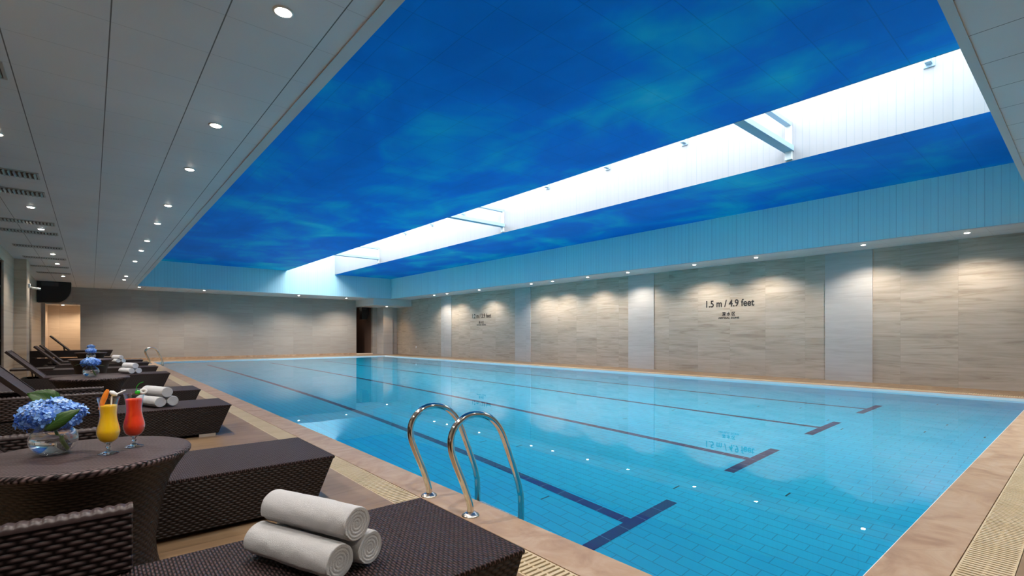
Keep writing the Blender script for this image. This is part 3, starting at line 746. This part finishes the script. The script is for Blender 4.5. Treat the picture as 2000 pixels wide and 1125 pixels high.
# ------------------------------------------------------------------ round woven side tables
def make_table():
    r = thing('side_table', (0, 0, 0), 'x', 'side table')
    R = 0.387; m = MB()
    prof = [(0.0001, 0.632), (0.1, 0.632), (0.2, 0.632), (0.3, 0.632), (R-0.02, 0.632), (R-0.006, 0.629), (R, 0.620), (R-0.002, 0.608), (R-0.014, 0.600)]
    seg = 96; P = []; UV = []
    for (rr, z) in prof:
        P.append([(rr*math.cos(2*PI*j/seg), rr*math.sin(2*PI*j/seg), z) for j in range(seg)])
        UV.append([(rr*math.cos(2*PI*j/seg)*1.0+(0.64-z), rr*math.sin(2*PI*j/seg)) for j in range(seg+1)])
    for row in P: row.reverse()
    for row in UV: row.reverse()
    m.grid([list(reversed(q)) for q in P][::-1], [list(reversed(q)) for q in UV][::-1], True)
    m.obj('tabletop', M['weave_table'], r)
    m = MB(); prof = [(0.285, 0.0), (0.272, 0.05), (0.255, 0.12), (0.247, 0.2), (0.258, 0.293), (0.281, 0.411), (0.304, 0.49), (0.334, 0.545), (0.365, 0.59), (0.372, 0.602)]
    m.lathe([(p_[0], p_[1]) for p_ in [(0.285, 0.0)]+list([(x, z) for x, z in prof[1:]])], 96); m.obj('pedestal', M['weave_side'], r)
    return r
TB = [(-0.014, 2.88, 'round woven table in front, carrying the vase and two drinks'),
      (0.0, 8.10, 'round woven table under the second hydrangea vase'),
      (0.0, 14.30, 'round woven table under the third hydrangea vase'),
      (0.0, 19.75, 'round woven table under the farthest hydrangea vase')]
t0 = make_table()
for k, (x, y, lab) in enumerate(TB):
    if k == 0: t0.location = (x, y, 0); t0['label'] = lab; t0['group'] = 'round woven side tables'
    else: copy_tree(t0, (x, y, 0), lab, 'round woven side tables')
TZ = 0.633

# ------------------------------------------------------------------ vases and hydrangeas
def make_vase():
    r = thing('glass_vase', (0, 0, 0), 'x', 'vase')
    o_ = [(0.0001, 0.0), (0.030, 0.0), (0.052, 0.008), (0.070, 0.026), (0.081, 0.050), (0.083, 0.070), (0.077, 0.092), (0.064, 0.110), (0.050, 0.122), (0.046, 0.130)]
    i_ = [(0.043, 0.130), (0.047, 0.121), (0.061, 0.108), (0.073, 0.091), (0.079, 0.070), (0.077, 0.051), (0.067, 0.029), (0.050, 0.013), (0.028, 0.007), (0.0001, 0.007)]
    def sm(p): 
        q = spline([(a, 0, b) for a, b in p], 3); return [(max(v.x, 1e-4), v.z) for v in q]
    m = MB(); m.lathe(sm(o_)+sm(i_), 48); m.obj('bowl', M['glass'], r)
    wl = [(0.0001, 0.0068)]+[(a+0.0004, b) for a, b in [(0.028, 0.0068), (0.050, 0.0128), (0.067, 0.0288), (0.0775, 0.051), (0.0795, 0.070), (0.0765, 0.083)]]+[(0.0001, 0.083)]
    m = MB(); m.lathe(wl, 48); m.obj('vase_water', M['vase_water'], r)
    return r
def floret(mb, tones, c, n, s, tone):
    n = n.normalized(); a = n.orthogonal().normalized(); b = n.cross(a); ph = random.random()*PI
    for k in range(4):
        an = ph+k*PI/2; d = a*math.cos(an)+b*math.sin(an); e = n.cross(d)
        lift = n*s*random.uniform(0.05, 0.5)
        P = [c, c+d*s*0.55-e*s*0.42+lift*0.5, c+d*s*1.0-e*s*0.25+lift, c+d*s*1.08+lift*0.8, c+d*s*1.0+e*s*0.25+lift, c+d*s*0.55+e*s*0.42+lift*0.5]
        mb.face(P, [(0, 0)]*6)
        tones.append(min(1, max(0, tone+random.uniform(-0.15, 0.15))))
def make_hydrangea(wd, ht, zc, n, s, leaves, rng, offs=(0, 0)):
    random.seed(rng)
    r = thing('hydrangea', (0, 0, 0), 'x', 'flower')
    mb = MB(); tones = []
    for i in range(n):
        z = 1-(i+0.5)*1.62/n; rr = math.sqrt(max(0, 1-z*z)); ph = i*2.39996
        d = Vector((rr*math.cos(ph), rr*math.sin(ph), z))
        k = 0.92+0.08*math.sin(3*ph+z*5)+random.uniform(-0.07, 0.07)
        c_ = Vector((offs[0]+d.x*wd*k, offs[1]+d.y*wd*k, zc+d.z*ht*k))
        nn_ = Vector((d.x/wd, d.y/wd, d.z/ht)).normalized()+Vector([random.uniform(-0.45, 0.45) for _ in range(3)])
        floret(mb, tones, c_, nn_, s*random.uniform(0.8, 1.15), 0.30+0.35*random.random()+0.25*max(0, d.z))
    o = mb.obj('flower_head', M['petal'], r)
    at = o.data.attributes.new('tone', 'FLOAT', 'FACE'); at.data.foreach_set('value', tones)
    m = MB(); m.tube(spline([(offs[0]*0.6, offs[1]*0.6, zc-ht*0.2), (0.0, 0.0, 0.12), (0.02, -0.005, 0.06), (0.045, -0.01, 0.016)], 5), 0.006, 8); m.obj('stem', M['stem'], r)
    for (base, tip, wdl, cup, up) in leaves:
        base, tip, up = Vector(base), Vector(tip), Vector(up).normalized(); ax = tip-base; L_ = ax.length; ax.normalize()
        side = ax.cross(up).normalized(); up2 = side.cross(ax); P = []; UV = []
        for i in range(11):
            t_ = i/10; hw_ = wdl*math.sin(PI*min(1, t_**0.8))**0.8*(1-0.25*t_) if 0 < t_ < 1 else 0.0008
            P.append([base+ax*L_*t_+side*hw_*q+up2*(abs(q)*cup*hw_+0.12*L_*math.sin(PI*t_)-0.02*L_*math.sin(t_*30)*abs(q)) for q in (-1, -0.5, 0, 0.5, 1)])
            UV.append([(t_, q) for q in (-1, -0.5, 0, 0.5, 1)])
        m = MB(); m.grid(P, UV); lf = m.obj('leaf', M['leaf'], r)
        so = lf.modifiers.new('thickness', 'SOLIDIFY'); so.thickness = 0.0012
    return r
# directions seen from the camera: right = (cos yaw, -sin yaw), toward the camera = (-sin yaw, -cos yaw)
RT = Vector((math.cos(YAW), -math.sin(YAW), 0))
vd = Vector((-0.124, 2.94, 0)).normalized(); RS = Vector((vd.y, -vd.x, 0)); TC = -vd
va0 = make_vase()
def P3(a, b, c_): v = RS*a+TC*b; return (v.x, v.y, c_)
hy0 = make_hydrangea(0.112, 0.072, 0.166, 420, 0.0150,
    [(P3(-0.030, 0.100, 0.120), P3(0.085, 0.135, 0.200), 0.034, -0.3, P3(-0.3, 0.9, 0.45)), (P3(0.02, -0.06, 0.20), P3(-0.085, -0.07, 0.262), 0.05, 0.3, P3(-0.3, 0.8, 0.6))], 11, (RS*-0.008)[:2])
hy1 = make_hydrangea(0.095, 0.055, 0.175, 150, 0.020,
    [(P3(-0.02, 0.05, 0.13), P3(-0.16, 0.05, 0.145), 0.035, 0.2, (0, 0, 1)), (P3(0.03, 0.05, 0.12), P3(0.13, 0.07, 0.13), 0.03, 0.2, (0, 0, 1))], 5)
VS = [(-0.124, 2.94), (0.0, 8.14), (0.0, 14.3), (0.0, 19.75)]
VL = ['clear round glass vase beside the yellow drink on the front table', 'clear round glass vase on the second table', 'clear round glass vase on the third table', 'clear round glass vase on the farthest table']
HL = ['large blue hydrangea with green leaves on the front table', 'blue hydrangea head with side leaves on the second table', 'blue hydrangea showing above the second one, on the third table', 'small topmost blue hydrangea on the farthest table']
for k, (x, y) in enumerate(VS):
    if k == 0: va0.location = (x, y, TZ); va0['label'] = VL[0]; va0['group'] = 'round glass vases'
    else: copy_tree(va0, (x, y, TZ), VL[k], 'round glass vases')
hy0.location = (VS[0][0], VS[0][1], TZ+0.002); hy0['label'] = HL[0]; hy0['group'] = 'blue hydrangeas'
for k in (1, 2, 3):
    if k == 1: hy1.location = (VS[1][0], VS[1][1], TZ+0.002); hy1['label'] = HL[1]; hy1['group'] = 'blue hydrangeas'
    else: copy_tree(hy1, (*VS[k], TZ+0.002), HL[k], 'blue hydrangeas', rz=k*1.3)

# ------------------------------------------------------------------ cocktails
def make_drink(name, loc, jm, label, level):
    r = thing('cocktail', loc, label, 'drink', 'two drinks on the front table')
    out = [(0.0001, 0.0), (0.034, 0.0), (0.036, 0.003), (0.020, 0.008), (0.007, 0.014), (0.006, 0.024), (0.011, 0.031), (0.006, 0.038), (0.012, 0.046), (0.032, 0.062), (0.041, 0.088), (0.041, 0.108), (0.033, 0.145), (0.0305, 0.175), (0.034, 0.215), (0.041, 0.246)]
    q = spline([(a, 0, b) for a, b in out], 4); out = [(max(v.x, 1e-4), v.z) for v in q]
    inn = [(a-0.0018, b) for a, b in out if b > 0.052]; inn = [(0.0001, 0.052)]+inn
    lo = [q_ for q_ in out if q_[1] <= 0.052]; hi = [q_ for q_ in out if q_[1] > 0.052]
    m = MB(); m.lathe([lo[-1]]+hi+inn[::-1], 40); m.obj('bowl', M['glass'], r)
    m = MB(); m.lathe([(max(a, 0.001), b) for a, b in lo]+[(0.0001, lo[-1][1]+0.0006)], 40); m.obj('foot', M['solid_glass'], r)
    jq = [(a+0.0003, b) for a, b in inn if b < level and a > 0.001]
    m = MB(); m.lathe([(0.0001, 0.0515)]+jq+[(jq[-1][0], level), (0.0001, level)], 40); m.obj('juice', jm, r)
    return r
dv = Vector((0.058, 2.797, 0)).normalized(); RD = Vector((dv.y, -dv.x, 0))
def Q(a, b, z): v = RD*a-dv*b; return (v.x, v.y, z)
d1 = make_drink('yellow', (0.058, 2.797, TZ), M['yellow'], 'hourglass glass of yellow juice with an orange stick on the front table', 0.212)
m = MB(); P = []
for i in range(8):
    t_ = i/7; P.append(Q(-0.030+0.028*t_, 0.0, 0.195+0.085*t_))
m.tube(P, [0.005, 0.007, 0.009, 0.010, 0.0105, 0.010, 0.009, 0.005], 8); m.obj('orange_stick', M['orange'], d1)
m = MB(); m.tube([Q(0.008, 0, 0.18), Q(0.012, 0, 0.252)], 0.003, 8); m.tube([Q(0.02, 0, 0.255), Q(0.060, -0.01, 0.272)], 0.003, 8); m.obj('straw', M['white_soft'], d1)
m = MB(); c_ = Q(0.016, 0.004, 0.262)
m.tube([Q(0.004, 0.004, 0.272), Q(0.012, 0.004, 0.266), Q(0.022, 0.004, 0.258), Q(0.030, 0.004, 0.252)], [0.004, 0.010, 0.010, 0.004], 8); m.obj('garnish', M['white_soft'], d1)
d2 = make_drink('red', (0.153, 2.90, TZ), M['red'], 'hourglass glass of red juice with a green cherry on the front table', 0.222)
m = MB(); cc = Vector(Q(0.012, 0.02, 0.252)); m.lathe([(0.0105*math.sin(PI*i/10)+1e-4, -0.0105*math.cos(PI*i/10)) for i in range(11)], 16, cc); m.obj('cherry', M['cherry'], d2)
m = MB(); m.tube(spline([cc+Vector((0, 0, 0.009)), Vector(Q(0.008, 0.02, 0.275)), Vector(Q(0.018, 0.02, 0.292)), Vector(Q(0.034, 0.02, 0.300))], 5), 0.0013, 6); m.obj('cherry_stalk', M['cherry'], d2)
m = MB(); cr = Vector(Q(0.034, 0.02, 0.256)); n_ = (-dv*1.0+Vector((0, 0, 0.1))).normalized(); a_ = RD; b_ = n_.cross(a_)
P = [[cr+(a_*math.cos(2*PI*j/20)*(0.0105+0.0055*math.cos(2*PI*i/10))+b_*math.sin(2*PI*j/20)*(0.0085+0.0055*math.cos(2*PI*i/10)))+n_*0.004*math.sin(2*PI*i/10) for j in range(20)] for i in range(11)]
m.grid(P, None, True); m.obj('ring_garnish', M['white_soft'], d2)
m = MB(); m.tube([Q(-0.012, 0, 0.19), Q(-0.014, 0, 0.262)], 0.003, 8); m.obj('straw', M['glass'], d2)

# ------------------------------------------------------------------ towel rolls
def make_roll(seed, R=0.0615, L_=0.42):
    """axis along local x, resting at z = 0; wound end faces with a spiral groove"""
    rnd = random.Random(seed); m = MB(); seg, nl_ = 72, 28
    ph = [rnd.uniform(0, 6) for _ in range(6)]
    def rad(a, x):
        k = a/(2*PI); st = 0.006*(k-0.5)
        return R*(1+0.012*math.sin(x*23+ph[0])+0.010*math.sin(3*a+x*11+ph[1])+0.007*math.sin(7*a+ph[2]-x*31)+0.006*math.sin(x*70+5*a+ph[3]))-0.002+st
    P = []; half = L_/2
    def ring(x, sc): return [(x, math.cos(a_)*rad(a_, x)*sc, R+math.sin(a_)*rad(a_, x)*sc*0.97) for a_ in [2*PI*j/seg+4.4 for j in range(seg)]]
    def ringa(x, sc):
        out = []
        for j in range(seg):
            k = 2*PI*j/seg; a_ = k+3.6; rr = rad(k, x)*sc; out.append((x, math.cos(a_)*rr, R+math.sin(a_)*rr*0.97))
        return out
    NR = 26; pitch = 0.0118
    for side in (-1,):
        for i in range(NR):
            f = (i+0.4)/NR; row = []
            for j in range(seg):
                k = 2*PI*j/seg; a_ = k+3.6; rr = rad(k, side*half)*0.90*f
                g_ = (rr/pitch-k/(2*PI)) % 1.0; dp = 0.0038*(abs(math.sin(PI*g_))**0.5-1)*(1 if f > 0.1 else 0.3)-0.004*(1-f)
                row.append((side*(half+dp), math.cos(a_)*rr, R+math.sin(a_)*rr*0.97))
            P.append(row)
    P += [ringa(-half-0.001, 0.94), ringa(-half+0.004, 0.98)]
    for i in range(nl_+1): P.append(ringa(-half+0.010+(L_-0.020)*i/nl_, 1.0))
    P += [ringa(half-0.004, 0.98), ringa(half+0.001, 0.94)]
    for i in reversed(range(NR)):
        f = (i+0.4)/NR; row = []
        for j in range(seg):
            k = 2*PI*j/seg; a_ = k+3.6; rr = rad(k, half)*0.90*f
            g_ = (rr/pitch-k/(2*PI)) % 1.0; dp = 0.0038*(abs(math.sin(PI*g_))**0.5-1)*(1 if f > 0.1 else 0.3)-0.004*(1-f)
            row.append((half+dp, math.cos(a_)*rr, R+math.sin(a_)*rr*0.97))
        P.append(row)
    m.grid([list(reversed(q)) for q in P], None, True)
    m.face(P[0], [(0, 0)]*seg, True); m.face(list(reversed(P[-1])), [(0, 0)]*seg, True)
    return m.mesh('towel_roll', M['terry'])
TR = 0.0615
rolls = [make_roll(1), make_roll(2), make_roll(3)]
AX = Vector((0.383, -0.924, 0)).normalized(); PE = Vector((0.924, 0.383, 0)).normalized()
def stack(end_along_perp, z, words, where):
    al, pe = end_along_perp
    for k, (da, dp, dz, pos) in enumerate(((-0.012, 0.0, 0, 'lower left'), (0.0, 2*TR-0.002, 0, 'lower right'), (0.0, TR, TR*1.70, 'top'))):
        o = bpy.data.objects.new('towel_roll', rolls[k]); COL.objects.link(o)
        c_ = AX*(al+da-0.21)+PE*(pe+dp); o.location = (c_.x, c_.y, z+dz)
        o.rotation_euler = (0, 0, math.atan2(AX.y, AX.x)+(-0.02, 0.015, 0.0)[k])
        tag(o, 'white rolled towel, %s of the %s' % (pos, words), 'towel', where)
LT = 0.343
def ap(x, y): v = Vector((x, y, 0)); return (v.dot(AX), v.dot(PE))
stack((-1.235, 1.198), LT, 'big stack on the front lounger', 'towels on the front lounger')
stack(ap(0.60, 6.74), LT, 'stack just behind the red drink', 'towels on the third lounger')
stack(ap(0.66, 13.06), LT, 'third stack from the camera', 'towels on the fifth lounger')
stack(ap(0.62, 18.45), LT, 'farthest small stack', 'towels on the seventh lounger')

# ------------------------------------------------------------------ pool ladders
def make_ladder():
    r = thing('pool_ladder', (0, 0, 0), 'x', 'pool ladder')
    prof = [(1.85, 0.0), (1.845, 0.07), (1.80, 0.20), (1.735, 0.35), (1.705, 0.44), (1.705, 0.52), (1.745, 0.59), (1.82, 0.635), (1.91, 0.64), (2.00, 0.61), (2.07, 0.55), (2.12, 0.47), (2.19, 0.30), (2.245, 0.16), (2.27, 0.07), (2.28, -0.02), (2.28, -0.5), (2.28, -1.15)]
    for sy in (-0.255, 0.255):
        m = MB(); m.tube(spline([(x-1.85, sy, z) for x, z in prof], 6), 0.0215, 16); ra = m.obj('rail', M['chrome'], r)
        m = MB(); m.lathe([(0.0001, 0.022), (0.030, 0.022), (0.036, 0.018), (0.055, 0.008), (0.058, 0.0)], 28, (0, sy, 0)); m.obj('flange', M['steel'], ra)
    for z in (-0.30, -0.58, -0.86):
        m = MB(); m.box(0.36, 0.45, -0.235, 0.235, z-0.012, z+0.012)
        for i in range(12): m.box(0.365, 0.445, -0.21+i*0.036, -0.20+i*0.036, z+0.012, z+0.016)
        m.obj('tread', M['steel'], r)
    return r
l0 = make_ladder(); l0.location = (1.85, 2.845, 0); l0['label'] = 'large polished steel ladder curving into the pool beside the front lounger'; l0['group'] = 'steel pool ladders'
copy_tree(l0, (1.85, 25.3, 0), 'small distant steel ladder at the far end of the pool', 'steel pool ladders')
